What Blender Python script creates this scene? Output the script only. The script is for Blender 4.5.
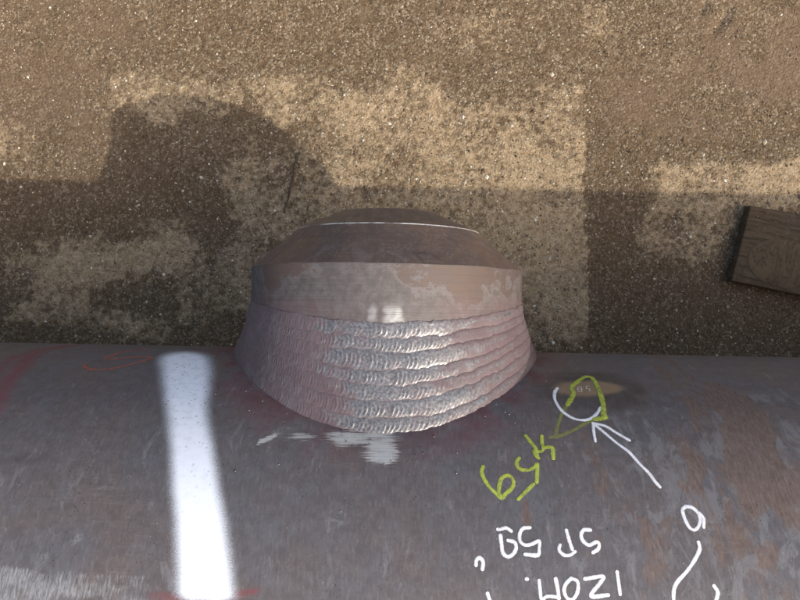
import bpy, math, random
import numpy as np
from mathutils import Vector

for o in list(bpy.data.objects):
    bpy.data.objects.remove(o)
scene = bpy.context.scene
C = scene.collection
PI = math.pi
RAD = math.radians

# ------------------------------------------------------------------ camera, sky, sun, exposure
cam_data = bpy.data.cameras.new('camera')
cam_data.sensor_width = 36.0
cam_data.lens = 28.8
cam_data.clip_start = 0.02
cam_data.clip_end = 500.0
cam = bpy.data.objects.new('camera', cam_data)
cam.location = (0.0, 0.0, 1.5)
cam.rotation_euler = (0.0, 0.0, RAD(1.07))
C.objects.link(cam)
scene.camera = cam

SUN = Vector((0.80, -0.577, 1.0)).normalized()        # direction towards the sun
world = bpy.data.worlds.new('World')
scene.world = world
world.use_nodes = True
wn = world.node_tree
wn.nodes.clear()
sky = wn.nodes.new('ShaderNodeTexSky')
sky.sky_type = 'NISHITA'
sky.sun_disc = False
sky.sun_elevation = math.asin(SUN.z)
sky.sun_rotation = math.atan2(SUN.x, SUN.y)
sky.dust_density = 6.6
sky.air_density = 1.3
sky.ozone_density = 1.2
bg = wn.nodes.new('ShaderNodeBackground')
bg.inputs['Strength'].default_value = 0.15
wo = wn.nodes.new('ShaderNodeOutputWorld')
wn.links.new(sky.outputs[0], bg.inputs[0])
wn.links.new(bg.outputs[0], wo.inputs[0])

sun_data = bpy.data.lights.new('sun', 'SUN')
sun_data.energy = 2.0
sun_data.angle = RAD(0.65)
sun_data.color = (1.0, 0.93, 0.82)
sun = bpy.data.objects.new('sun', sun_data)
sun.rotation_euler = SUN.to_track_quat('Z', 'Y').to_euler()
sun.location = SUN * 10
C.objects.link(sun)

scene.view_settings.view_transform = 'Standard'
scene.view_settings.look = 'None'
scene.view_settings.exposure = 0.76
scene.view_settings.gamma = 1.0

# ------------------------------------------------------------------ helpers
rng = np.random.default_rng(7)
random.seed(7)

def _hash(ix, iy, seed):
    h = (ix.astype(np.int64) * 374761393 + iy.astype(np.int64) * 668265263 + seed * 1442695041) & 0xffffffff
    h = ((h ^ (h >> 13)) * 1274126177) & 0xffffffff
    return ((h ^ (h >> 16)) & 0xffff) / 65535.0

def vnoise(x, y, seed=0):
    x = np.asarray(x, float); y = np.asarray(y, float)
    ix = np.floor(x); iy = np.floor(y)
    fx = x - ix; fy = y - iy
    fx = fx * fx * (3 - 2 * fx); fy = fy * fy * (3 - 2 * fy)
    a = _hash(ix, iy, seed); b = _hash(ix + 1, iy, seed)
    c = _hash(ix, iy + 1, seed); d = _hash(ix + 1, iy + 1, seed)
    return (a + (b - a) * fx) * (1 - fy) + (c + (d - c) * fx) * fy

def fbm(x, y, seed=0, octv=4):
    s = 0; a = 0.5; t = 0
    for k in range(octv):
        s = s + a * vnoise(x * 2 ** k, y * 2 ** k, seed + 17 * k); t += a; a *= 0.55
    return s / t

def sstep(a, b, x):
    t = np.clip((np.asarray(x, float) - a) / (b - a), 0, 1)
    return t * t * (3 - 2 * t)

def sbox(x, y, x0, x1, y0, y1, sx, sy=None):
    sy = sx if sy is None else sy
    return sstep(x0 - sx, x0 + sx, x) * sstep(x1 + sx, x1 - sx, x) * sstep(y0 - sy, y0 + sy, y) * sstep(y1 + sy, y1 - sy, y)

def mesh_obj(name, verts, faces, mat=None, parent=None, smooth=True, attrs=None, uv=None):
    me = bpy.data.meshes.new(name)
    verts = np.asarray(verts, dtype=np.float32)
    if isinstance(faces, np.ndarray):
        nf, k = faces.shape
        me.vertices.add(len(verts)); me.vertices.foreach_set('co', verts.ravel())
        me.loops.add(nf * k); me.loops.foreach_set('vertex_index', faces.astype(np.int32).ravel())
        me.polygons.add(nf); me.polygons.foreach_set('loop_start', np.arange(0, nf * k, k, dtype=np.int32))
        me.update(calc_edges=True)
    else:
        me.from_pydata([tuple(map(float, v)) for v in verts], [], faces); me.update()
    me.polygons.foreach_set('use_smooth', np.full(len(me.polygons), smooth))
    for k, v in (attrs or {}).items():
        v = np.asarray(v, dtype=np.float32)
        if v.ndim == 1:
            at = me.attributes.new(k, 'FLOAT', 'POINT'); at.data.foreach_set('value', v)
        else:
            at = me.attributes.new(k, 'FLOAT_VECTOR', 'POINT'); at.data.foreach_set('vector', v.ravel())
    if mat: me.materials.append(mat)
    o = bpy.data.objects.new(name, me)
    C.objects.link(o)
    if parent: o.parent = parent
    return o

def grid_faces(nu, nv, wrap_u=False):
    """vertex index = i*nv + j"""
    iu = np.arange(nu if wrap_u else nu - 1)
    I, J = np.meshgrid(iu, np.arange(nv - 1), indexing='ij')
    I2 = (I + 1) % nu
    return np.stack([I * nv + J, I2 * nv + J, I2 * nv + J + 1, I * nv + J + 1], -1).reshape(-1, 4)

def tag(o, label, cat=None, kind=None, group=None):
    o['label'] = label
    if cat: o['category'] = cat
    if kind: o['kind'] = kind
    if group: o['group'] = group
    return o

class NT:
    """a little node-tree writer"""
    def __init__(s, name):
        s.m = bpy.data.materials.new(name); s.m.use_nodes = True
        s.t = s.m.node_tree; s.t.nodes.clear()
        s.out = s.n('ShaderNodeOutputMaterial')
    def n(s, typ, **kw):
        nd = s.t.nodes.new(typ)
        for k, v in kw.items(): setattr(nd, k, v)
        return nd
    def put(s, sock, v):
        if isinstance(v, bpy.types.NodeSocket): s.t.links.new(v, sock)
        elif isinstance(v, (tuple, list)) and len(v) == 3 and sock.type == 'RGBA': sock.default_value = (*v, 1)
        else: sock.default_value = v
    def attr(s, name, vec=False):
        nd = s.n('ShaderNodeAttribute'); nd.attribute_name = name
        return nd.outputs['Vector' if vec else 'Fac']
    def pos(s): return s.n('ShaderNodeTexCoord').outputs['Object']
    def scale(s, v, sc):
        nd = s.n('ShaderNodeMapping'); s.put(nd.inputs['Vector'], v); nd.inputs['Scale'].default_value = sc
        return nd.outputs[0]
    def noise(s, v, scale, detail=4, rough=0.55, dist=0.0, col=False):
        nd = s.n('ShaderNodeTexNoise'); s.put(nd.inputs['Vector'], v)
        nd.inputs['Scale'].default_value = scale; nd.inputs['Detail'].default_value = detail
        nd.inputs['Roughness'].default_value = rough; nd.inputs['Distortion'].default_value = dist
        return nd.outputs['Color' if col else 'Fac']
    def voro(s, v, scale, feature='F1', out='Distance', rnd=1.0):
        nd = s.n('ShaderNodeTexVoronoi'); nd.feature = feature; s.put(nd.inputs['Vector'], v)
        nd.inputs['Scale'].default_value = scale; nd.inputs['Randomness'].default_value = rnd
        return nd.outputs[out]
    def math(s, op, a, b=None, c=None, clamp=False):
        nd = s.n('ShaderNodeMath'); nd.operation = op; nd.use_clamp = clamp
        for i, v in enumerate((a, b, c)):
            if v is not None: s.put(nd.inputs[i], v)
        return nd.outputs[0]
    def ramp(s, v, a, b, lo=0.0, hi=1.0):
        nd = s.n('ShaderNodeMapRange'); nd.interpolation_type = 'SMOOTHSTEP'
        s.put(nd.inputs[0], v)
        for i, k in enumerate((a, b, lo, hi)): s.put(nd.inputs[i + 1], k)
        return nd.outputs[0]
    def mix(s, f, a, b, blend='MIX'):
        nd = s.n('ShaderNodeMix'); nd.data_type = 'RGBA'; nd.blend_type = blend
        s.put(nd.inputs[0], f); s.put(nd.inputs[6], a); s.put(nd.inputs[7], b)
        return nd.outputs[2]
    def bump(s, h, strength, dist, normal=None):
        nd = s.n('ShaderNodeBump'); s.put(nd.inputs['Height'], h)
        nd.inputs['Strength'].default_value = strength; nd.inputs['Distance'].default_value = dist
        if normal is not None: s.put(nd.inputs['Normal'], normal)
        return nd.outputs[0]
    def bsdf(s, col, rough=0.6, metal=0.0, normal=None, spec=0.5, link=True):
        nd = s.n('ShaderNodeBsdfPrincipled')
        s.put(nd.inputs['Base Color'], col); s.put(nd.inputs['Roughness'], rough); s.put(nd.inputs['Metallic'], metal)
        s.put(nd.inputs['Specular IOR Level'], spec)
        if normal is not None: s.put(nd.inputs['Normal'], normal)
        if link: s.t.links.new(nd.outputs[0], s.out.inputs[0])
        return nd.outputs[0]
    def alpha_mix(s, f, shader):
        tr = s.n('ShaderNodeBsdfTransparent'); mx = s.n('ShaderNodeMixShader')
        s.put(mx.inputs[0], f); s.put(mx.inputs[1], tr.outputs[0]); s.put(mx.inputs[2], shader)
        s.t.links.new(mx.outputs[0], s.out.inputs[0])

# ------------------------------------------------------------------ materials
def mat_ground():
    k = NT('worn_dirty_concrete'); p = k.pos()
    pale = k.attr('pale'); sand = k.attr('sand'); dirt_shade = k.attr('dirt_shade')
    n1 = k.noise(p, 9, 5, 0.6); n2 = k.noise(p, 55, 5, 0.7); n3 = k.noise(p, 230, 3, 0.7)
    vc = k.voro(p, 210, out='Color'); vd = k.voro(p, 210)
    vg = k.n('ShaderNodeSeparateColor'); k.put(vg.inputs[0], vc)
    cell = vg.outputs[0]; cell2 = vg.outputs[1]
    vc2 = k.n('ShaderNodeSeparateColor'); k.put(vc2.inputs[0], k.voro(p, 95, out='Color'))
    # dirt film
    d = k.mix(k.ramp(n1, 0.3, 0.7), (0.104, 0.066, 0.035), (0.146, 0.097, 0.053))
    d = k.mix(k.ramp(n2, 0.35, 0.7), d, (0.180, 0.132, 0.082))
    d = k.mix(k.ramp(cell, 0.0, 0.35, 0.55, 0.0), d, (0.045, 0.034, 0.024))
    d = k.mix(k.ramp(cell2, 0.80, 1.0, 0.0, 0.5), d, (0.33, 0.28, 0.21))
    d = k.mix(k.math('MULTIPLY', dirt_shade, 0.6), d, (0.104, 0.065, 0.036))  # darker dirt; its colour also carries the brown of the shaded ground
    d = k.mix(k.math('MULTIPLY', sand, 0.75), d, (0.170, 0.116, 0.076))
    # bare cement
    c = k.mix(k.ramp(n2, 0.3, 0.75), (0.285, 0.198, 0.112), (0.46, 0.348, 0.215))
    c = k.mix(k.ramp(vc2.outputs[0], 0.0, 0.4, 0.5, 0.0), c, (0.19, 0.138, 0.085))
    c = k.mix(k.ramp(cell, 0.55, 1.0, 0.0, 0.6), c, (0.44, 0.36, 0.245))
    # grain by grain mask
    m = k.math('ADD', pale, k.math('MULTIPLY', k.math('SUBTRACT', n2, 0.5), 0.9))
    m = k.math('ADD', m, k.math('MULTIPLY', k.math('SUBTRACT', vc2.outputs[1], 0.5), 0.42))
    m = k.math('ADD', m, k.math('MULTIPLY', k.math('SUBTRACT', n3, 0.5), 0.5))
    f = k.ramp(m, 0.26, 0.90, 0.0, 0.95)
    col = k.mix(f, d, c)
    g2 = k.n('ShaderNodeSeparateColor'); k.put(g2.inputs[0], k.voro(p, 430, out='Color'))
    gr = k.math('ADD', k.math('MULTIPLY', cell2, 0.55), k.math('MULTIPLY', g2.outputs[0], 0.45))
    grm = k.math('MULTIPLY', k.ramp(n1, 0.32, 0.62, 0.35, 1.0), 1.0)
    grm = k.math('SUBTRACT', grm, k.math('ADD', k.math('MULTIPLY', sand, 0.4), k.math('MULTIPLY', f, 0.15)))
    col = k.mix(k.math('MULTIPLY', k.ramp(gr, 0.18, 0.46, 0.7, 0.0), grm), col, k.mix(0.62, col, (0.020, 0.014, 0.009)))
    col = k.mix(k.math('MULTIPLY', k.ramp(gr, 0.60, 0.90, 0.0, 0.65), grm), col, k.mix(0.45, col, (0.50, 0.42, 0.31)))
    h = k.math('ADD', k.math('MULTIPLY', vd, -0.9), k.math('MULTIPLY', n3, 0.9))
    h = k.math('ADD', h, k.math('MULTIPLY', gr, 0.8))
    h = k.math('ADD', h, k.math('MULTIPLY', n2, 1.6))
    h = k.math('ADD', h, k.math('MULTIPLY', f, 0.3))
    k.bsdf(col, 0.93, 0, k.bump(h, 0.9, 0.0028), spec=0.2)
    return k.m

def mat_grit():
    k = NT('grit'); v = k.attr('tint')
    cr = k.n('ShaderNodeValToRGB'); e = cr.color_ramp.elements
    e[0].position = 0.0; e[0].color = (0.055, 0.040, 0.027, 1)
    e[1].position = 1.0; e[1].color = (0.66, 0.61, 0.52, 1)
    for ps, cl in ((0.40, (0.125, 0.084, 0.050)), (0.66, (0.215, 0.158, 0.102)), (0.86, (0.34, 0.275, 0.195))):
        x = e.new(ps); x.color = (*cl, 1)
    k.put(cr.inputs[0], v)
    k.bsdf(cr.outputs[0], 0.8, spec=0.3)
    return k.m

def oxide_layers(k, p, streak):
    """shared look of scaled dark steel; returns colour, height"""
    n1 = k.noise(p, 7, 5, 0.6, 0.4); n2 = k.noise(p, 28, 5, 0.65, 0.3)
    st = k.noise(streak, 1.0, 6, 0.75)
    n4 = k.noise(p, 70, 5, 0.7)
    c = k.mix(k.ramp(n1, 0.35, 0.65), (0.104, 0.101, 0.112), (0.117, 0.096, 0.093))
    c = k.mix(k.ramp(n4, 0.38, 0.62, 0.5, 0.0), c, (0.072, 0.064, 0.066))
    c = k.mix(k.ramp(n2, 0.35, 0.5, 0.32, 0.0), c, (0.122, 0.124, 0.138))
    c = k.mix(k.ramp(st, 0.5, 0.75, 0.0, 0.55), c, (0.195, 0.182, 0.182))
    c = k.mix(k.ramp(st, 0.28, 0.48, 0.55, 0.0), c, (0.064, 0.056, 0.057))
    c = k.mix(k.ramp(n2, 0.58, 0.72, 0.0, 0.35), c, (0.122, 0.086, 0.074))
    return c, st, n1, n2

def mat_pipe():
    k = NT('mill_scaled_steel'); p = k.pos()
    uv = k.attr('surf', True)
    sx = k.scale(uv, (300.0, 75.0, 1.0))
    diag = k.n('ShaderNodeMapping'); k.put(diag.inputs[0], uv)
    diag.inputs['Rotation'].default_value = (0, 0, RAD(20)); diag.inputs['Scale'].default_value = (46, 22, 1)
    c, st, n1, n2 = oxide_layers(k, uv, sx)
    rust = k.attr('rust'); bare = k.attr('bare'); red = k.attr('red'); soot = k.attr('soot'); tan = k.attr('tan'); blue = k.attr('blue')
    fl = k.noise(diag.outputs[0], 1.0, 6, 0.7, 0.6)
    fl2 = k.noise(diag.outputs[0], 0.45, 6, 0.65, 0.5)
    # loose flakes of paler blue scale and brown rust below
    fb = k.ramp(k.math('ADD', fl, k.math('MULTIPLY', blue, 0.34)), 0.60, 0.71, 0.0, 0.6)
    c = k.mix(fb, c, k.mix(st, (0.130, 0.130, 0.142), (0.220, 0.215, 0.220)))
    fr = k.ramp(k.math('ADD', fl2, k.math('MULTIPLY', rust, 0.45)), 0.69, 0.78, 0.0, 0.8)
    c = k.mix(fr, c, k.mix(k.ramp(st, 0.3, 0.7), (0.096, 0.062, 0.050), (0.165, 0.120, 0.102)))
    c = k.mix(k.math('MULTIPLY', red, k.ramp(k.noise(uv, 60, 4, 0.7), 0.2, 0.6, 0.25, 1.0)), c, (0.185, 0.040, 0.048))
    c = k.mix(k.math('MULTIPLY', tan, k.ramp(n2, 0.1, 0.6, 0.5, 1.0)), c, (0.255, 0.178, 0.110))
    c = k.mix(k.math('MULTIPLY', soot, k.ramp(n2, 0.25, 0.65, 0.4, 1.0)), c, (0.045, 0.038, 0.038))
    sl = k.n('ShaderNodeMapping'); k.put(sl.inputs[0], uv); sl.inputs['Rotation'].default_value = (0, 0, RAD(63)); sl.inputs['Scale'].default_value = (4, 60, 1)
    ns = k.noise(sl.outputs[0], 1.0, 4, 0.6, 0.4)
    scratch = k.math('MULTIPLY', k.ramp(ns, 0.480, 0.492), k.ramp(ns, 0.508, 0.496))
    scratch = k.math('MULTIPLY', scratch, k.ramp(n1, 0.50, 0.62, 0.0, 0.13))
    c = k.mix(scratch, c, (0.26, 0.245, 0.24))
    pit = k.math('MULTIPLY', k.ramp(k.voro(uv, 190), 0.10, 0.20, 0.75, 0.0), k.ramp(k.noise(uv, 24, 3, 0.6), 0.48, 0.60))
    c = k.mix(pit, c, (0.040, 0.033, 0.033))
    # pale dust specks
    sp = k.voro(uv, 95, out='Distance')
    c = k.mix(k.math('MULTIPLY', k.ramp(sp, 0.045, 0.075, 0.6, 0.0), k.ramp(k.noise(uv, 16, 2), 0.5, 0.6)), c, (0.36, 0.33, 0.31))
    # scraped bright steel, scratched along the hoop
    scr = k.noise(k.scale(uv, (430.0, 70.0, 1.0)), 1.0, 4, 0.75)
    bm = k.math('ADD', bare, k.math('MULTIPLY', k.math('SUBTRACT', scr, 0.5), 1.1))
    bm = k.math('MULTIPLY', k.ramp(bm, 0.30, 0.85, 0.0, 0.85), k.ramp(bare, 0.02, 0.2))
    bh = k.attr('brushed'); tl = k.n('ShaderNodeMapping'); k.put(tl.inputs[0], uv)
    tl.inputs['Rotation'].default_value = (0, 0, RAD(-9)); tl.inputs['Scale'].default_value = (26, 330, 1)
    scr2 = k.noise(tl.outputs[0], 1.0, 5, 0.75)
    bm2 = k.math('ADD', bh, k.math('MULTIPLY', k.math('SUBTRACT', scr2, 0.5), 2.0))
    bm2 = k.math('MULTIPLY', k.ramp(bm2, 0.22, 0.85, 0.0, 0.9), k.ramp(bh, 0.02, 0.35))
    bm = k.math('MAXIMUM', bm, bm2)
    c = k.mix(bm, c, k.mix(k.ramp(scr, 0.3, 0.7), (0.24, 0.235, 0.23), (0.54, 0.53, 0.52)))
    c = k.mix(bm2, c, (0.60, 0.59, 0.57))
    h = k.math('ADD', k.math('MULTIPLY', st, 0.5), k.math('MULTIPLY', fb, 0.35))
    h = k.math('ADD', h, k.math('MULTIPLY', fr, -0.25))
    h = k.math('ADD', h, k.math('MULTIPLY', k.noise(uv, 240, 3, 0.7), 0.35))
    rough = k.math('ADD', k.ramp(st, 0.3, 0.7, 0.40, 0.56), k.math('MULTIPLY', fr, 0.25))
    rough = k.math('ADD', rough, k.math('MULTIPLY', red, 0.25))
    k.bsdf(c, rough, k.math('MULTIPLY', bm, 0.75), k.bump(h, 0.45, 0.0008), spec=0.3)
    return k.m

def mat_branch():
    k = NT('branch_steel'); p = k.pos()
    at = k.attr('surf', True)                                   # (arc, along axis, 0)
    bare = k.attr('bare'); grey = k.attr('grey'); pink = k.attr('pink')
    n1 = k.noise(at, 16, 6, 0.65, 0.5); n2 = k.noise(at, 70, 5, 0.7, 0.3)
    st = k.noise(k.scale(at, (85, 70, 1)), 1, 6, 0.75)
    c = k.mix(k.ramp(n1, 0.35, 0.65), (0.092, 0.058, 0.044), (0.072, 0.050, 0.042))
    g = k.mix(k.ramp(st, 0.35, 0.7), (0.064, 0.058, 0.056), (0.120, 0.112, 0.110))
    m = k.math('ADD', grey, k.math('MULTIPLY', k.math('SUBTRACT', n1, 0.5), 1.5))
    m = k.math('ADD', m, k.math('MULTIPLY', k.math('SUBTRACT', n2, 0.5), 0.7))
    gm = k.ramp(m, 0.26, 0.84, 0.0, 0.85)
    c = k.mix(k.ramp(n2, 0.42, 0.62, 0.5, 0.0), c, (0.078, 0.056, 0.049))
    c = k.mix(gm, c, g)
    edge = k.math('MULTIPLY', k.ramp(m, 0.44, 0.52), k.ramp(m, 0.66, 0.54))
    c = k.mix(k.math('MULTIPLY', edge, 0.22), c, (0.21, 0.21, 0.225))
    c = k.mix(k.math('MULTIPLY', pink, k.ramp(n2, 0.3, 0.6, 0.3, 0.8)), c, (0.122, 0.074, 0.076))
    scr = k.noise(k.scale(at, (90.0, 900.0, 1.0)), 1.0, 4, 0.7)
    bm = k.math('MULTIPLY', bare, k.ramp(scr, 0.2, 0.55, 0.55, 1.0))
    c = k.mix(bm, c, (0.42, 0.42, 0.41))
    tool = k.noise(k.scale(at, (5, 800, 1)), 1, 3, 0.6)
    c = k.mix(k.ramp(tool, 0.35, 0.55, 0.35, 0.0), c, (0.05, 0.038, 0.034))
    h = k.math('ADD', k.math('MULTIPLY', gm, 0.5), k.math('MULTIPLY', n2, 0.5))
    h = k.math('ADD', h, k.math('MULTIPLY', tool, 0.5))
    h = k.math('ADD', h, k.math('MULTIPLY', scr, k.math('MULTIPLY', bm, 0.5)))
    k.bsdf(c, k.math('SUBTRACT', 0.62, k.math('MULTIPLY', bm, 0.3)), k.math('MULTIPLY', bm, 0.85), k.bump(h, 0.55, 0.0009))
    return k.m

def mat_bevel():
    k = NT('machined_oxidised_bevel'); at = k.attr('surf', True)
    n1 = k.noise(at, 14, 5, 0.6, 0.6); n2 = k.noise(at, 60, 5, 0.7)
    ln = k.noise(k.scale(at, (6, 700, 1)), 1, 3, 0.6)
    c = k.mix(k.ramp(n1, 0.36, 0.64), (0.084, 0.064, 0.060), (0.124, 0.080, 0.058))
    c = k.mix(k.ramp(n2, 0.55, 0.75, 0.0, 0.5), c, (0.135, 0.100, 0.098))
    c = k.mix(k.ramp(k.noise(at, 26, 6, 0.7, 0.8), 0.56, 0.66, 0.0, 0.55), c, (0.150, 0.128, 0.128))
    c = k.mix(k.ramp(k.noise(at, 33, 6, 0.7, 0.5), 0.60, 0.70, 0.0, 0.7), c, (0.045, 0.033, 0.032))
    c = k.mix(k.ramp(ln, 0.3, 0.6, 0.35, 0.0), c, (0.04, 0.03, 0.03))
    sc = k.noise(k.scale(at, (30, 30, 1)), 1, 5, 0.8, 1.2)
    c = k.mix(k.math('MULTIPLY', k.ramp(sc, 0.490, 0.5), k.ramp(sc, 0.512, 0.502, 0, 0.35)), c, (0.30, 0.28, 0.28))
    h = k.math('ADD', k.math('MULTIPLY', ln, 0.5), k.math('MULTIPLY', n2, 0.5))
    k.bsdf(c, k.ramp(n2, 0.3, 0.7, 0.36, 0.52), 0.0, k.bump(h, 0.35, 0.0006))
    return k.m

def mat_weld():
    k = NT('weld_metal'); at = k.attr('surf', True)
    bare = k.attr('bare'); pink = k.attr('pink'); grv = k.attr('groove')
    n1 = k.noise(at, 45, 5, 0.65, 0.4); n2 = k.noise(at, 320, 4, 0.7); n3 = k.noise(at, 14, 4, 0.6)
    ox = k.mix(k.ramp(n3, 0.35, 0.65), (0.094, 0.065, 0.072), (0.118, 0.087, 0.091))
    ox = k.mix(k.ramp(n1, 0.45, 0.65, 0.0, 0.6), ox, (0.128, 0.114, 0.118))
    ox = k.mix(k.ramp(n2, 0.5, 0.75, 0.0, 0.45), ox, (0.160, 0.136, 0.142))
    ox = k.mix(k.math('MULTIPLY', pink, k.ramp(n1, 0.25, 0.6, 0.35, 0.9)), ox, (0.116, 0.075, 0.081))
    m = k.math('ADD', bare, k.math('MULTIPLY', k.math('SUBTRACT', n1, 0.5), 1.3))
    m = k.math('ADD', m, k.math('MULTIPLY', k.math('SUBTRACT', n3, 0.5), 0.7))
    m = k.math('SUBTRACT', m, k.math('MULTIPLY', grv, 0.35))
    bm = k.ramp(m, 0.12, 0.84)
    st = k.mix(k.ramp(n2, 0.3, 0.7), (0.100, 0.098, 0.101), (0.280, 0.277, 0.280))
    st = k.mix(k.ramp(n3, 0.45, 0.75, 0.0, 0.4), st, (0.085, 0.086, 0.092))
    c = k.mix(bm, ox, st)
    sp = k.voro(at, 150)
    c = k.mix(k.math('MULTIPLY', k.ramp(sp, 0.05, 0.09, 0.7, 0), k.ramp(k.noise(at, 30, 2), 0.52, 0.6)), c, (0.05, 0.04, 0.04))
    h = k.math('ADD', k.math('MULTIPLY', n2, 0.4), n1)
    k.bsdf(c, k.ramp(bm, 0, 1, 0.62, 0.35), k.math('MULTIPLY', bm, 0.55), k.bump(h, 0.35, 0.0006))
    return k.m

def mat_bright(name='bright_cut_edge', lo=(0.16, 0.13, 0.12), hi=(0.66, 0.64, 0.62), sc=22):
    k = NT(name); p = k.pos()
    n = k.noise(p, sc, 5, 0.7)
    c = k.mix(k.ramp(n, 0.38, 0.62), lo, hi)
    k.bsdf(c, 0.4, 0.5)
    return k.m

def mat_marker(name, col, lo, hi, rough=0.6, sc=90, a0=0.25, a1=0.55):
    k = NT(name); at = k.attr('surf', True)
    n = k.noise(at, sc * 3, 4, 0.7); n2 = k.noise(at, sc, 4, 0.7)
    d = tuple(x * 0.78 for x in col)
    c = k.mix(k.ramp(n2, 0.35, 0.65), d, col)
    dens = k.attr('dens')
    f = k.math('MULTIPLY', k.ramp(n, a0, a1, lo, hi), dens)
    s = k.bsdf(c, rough, 0, k.bump(n2, 0.3, 0.0005), link=False)
    k.alpha_mix(f, s)
    return k.m

def mat_spray():
    k = NT('white_spray_paint'); at = k.attr('surf', True); d = k.attr('dens')
    n = k.noise(at, 620, 3, 0.75); n2 = k.noise(at, 130, 4, 0.7)
    f = k.math('ADD', k.math('MULTIPLY', d, 1.12), k.math('MULTIPLY', k.math('SUBTRACT', n, 0.5), 0.6))
    f = k.ramp(f, 0.05, 0.95)
    f = k.math('MULTIPLY', f, k.ramp(d, 0.0, 0.12))
    # pits and spots the paint skipped
    v = k.voro(at, 210); sel = k.n('ShaderNodeSeparateColor'); k.put(sel.inputs[0], k.voro(at, 210, out='Color'))
    size = k.ramp(sel.outputs[0], 0.55, 1.0, 0.0, 0.34)
    spot = k.ramp(k.math('SUBTRACT', v, size), -0.06, 0.05, 1.0, 0.0)
    spot = k.math('MULTIPLY', spot, k.math('MULTIPLY', k.ramp(sel.outputs[0], 0.55, 0.60), k.attr('pits')))
    f = k.math('MULTIPLY', f, k.math('SUBTRACT', 1.0, k.math('MULTIPLY', spot, 0.4)))
    thin = k.math('MULTIPLY', k.ramp(k.noise(at, 95, 5, 0.75), 0.36, 0.52, 0.16, 0.0), k.attr('pits'))
    f = k.math('MULTIPLY', f, k.math('SUBTRACT', 1.0, thin))
    s = k.bsdf((0.78, 0.82, 0.90), 0.55, 0, k.bump(n2, 0.35, 0.0006), link=False)
    k.alpha_mix(f, s)
    return k.m

def mat_wood(knot=False):
    k = NT('weathered_knot_wood' if knot else 'weathered_wood'); p = k.pos()
    g = k.noise(k.scale(p, (9, 130, 30)), 1, 6, 0.7, 0.5); n = k.noise(p, 22, 4, 0.6)
    if knot:
        r = k.n('ShaderNodeTexWave'); r.wave_type = 'RINGS'; r.rings_direction = 'Z'
        k.put(r.inputs[0], k.scale(p, (0.75, 1.0, 1.0)))
        r.inputs['Scale'].default_value = 26; r.inputs['Distortion'].default_value = 3.0; r.inputs['Detail'].default_value = 3
        c = k.mix(k.ramp(n, 0.3, 0.7), (0.084, 0.057, 0.031), (0.108, 0.075, 0.043))
        c = k.mix(k.math('MULTIPLY', r.outputs[1], 0.12), c, (0.060, 0.043, 0.030))
        cr = k.noise(k.scale(p, (30, 12, 10)), 1, 5, 0.7, 1.0)
        crk = k.math('MULTIPLY', k.ramp(cr, 0.470, 0.490), k.ramp(cr, 0.515, 0.498))
        c = k.mix(k.math('MULTIPLY', crk, 0.5), c, (0.020, 0.014, 0.010))
        c = k.mix(k.ramp(k.noise(p, 60, 5, 0.7), 0.45, 0.7, 0.0, 0.5), c, (0.120, 0.090, 0.058))
        h = k.math('ADD', k.math('MULTIPLY', r.outputs[1], 0.3), n)
        h = k.math('SUBTRACT', h, crk)
    else:
        c = k.mix(k.ramp(g, 0.3, 0.7), (0.056, 0.037, 0.020), (0.092, 0.064, 0.038))
        c = k.mix(k.ramp(n, 0.4, 0.7, 0.0, 0.55), c, (0.075, 0.056, 0.041))
        cr = k.noise(k.scale(p, (5, 75, 10)), 1, 4, 0.6, 0.6)
        crk = k.math('MULTIPLY', k.ramp(cr, 0.470, 0.490), k.ramp(cr, 0.512, 0.496))
        c = k.mix(k.math('MULTIPLY', crk, 0.45), c, (0.018, 0.013, 0.010))
        c = k.mix(k.ramp(k.noise(p, 45, 5, 0.7), 0.52, 0.66, 0.0, 0.6), c, (0.110, 0.080, 0.050))
        h = k.math('SUBTRACT', g, crk)
    k.bsdf(c, 0.85, 0, k.bump(h, 0.6, 0.0015), spec=0.25)
    return k.m

M = dict(ground=mat_ground(), grit=mat_grit(), pipe=mat_pipe(), branch=mat_branch(), bevel=mat_bevel(), weld=mat_weld(),
         bright=mat_bright(), rim=mat_bright('pale_shoulder_edge', (0.10, 0.075, 0.065), (0.24, 0.20, 0.18), 25), spray=mat_spray(), wood=mat_wood(), knot=mat_wood(True),
         white=mat_marker('white_marker_paint', (0.80, 0.80, 0.84), 0.55, 1.0, 0.6, 110, 0.28, 0.42),
         yellow=mat_marker('yellow_green_marker', (0.42, 0.49, 0.070), 0.3, 0.95, 0.6, 60),
         orange=mat_marker('orange_crayon', (0.50, 0.13, 0.085), 0.25, 0.8, 0.8, 150, 0.35, 0.6),
         stamp=mat_marker('pale_stamped_digits', (0.62, 0.58, 0.54), 0.6, 0.9))

# ------------------------------------------------------------------ ground: one sheet, fine near the pipe, reaching far out
GX = np.concatenate([-np.geomspace(60, 1.3, 22), np.arange(-1.25, 1.2501, 0.005), np.geomspace(1.3, 60, 22)])
GY = np.concatenate([-np.geomspace(60, 0.75, 24), np.arange(-0.70, 1.1001, 0.005), np.geomspace(1.15, 60, 22)])
X, Y = np.meshgrid(GX, GY, indexing='ij')

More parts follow.
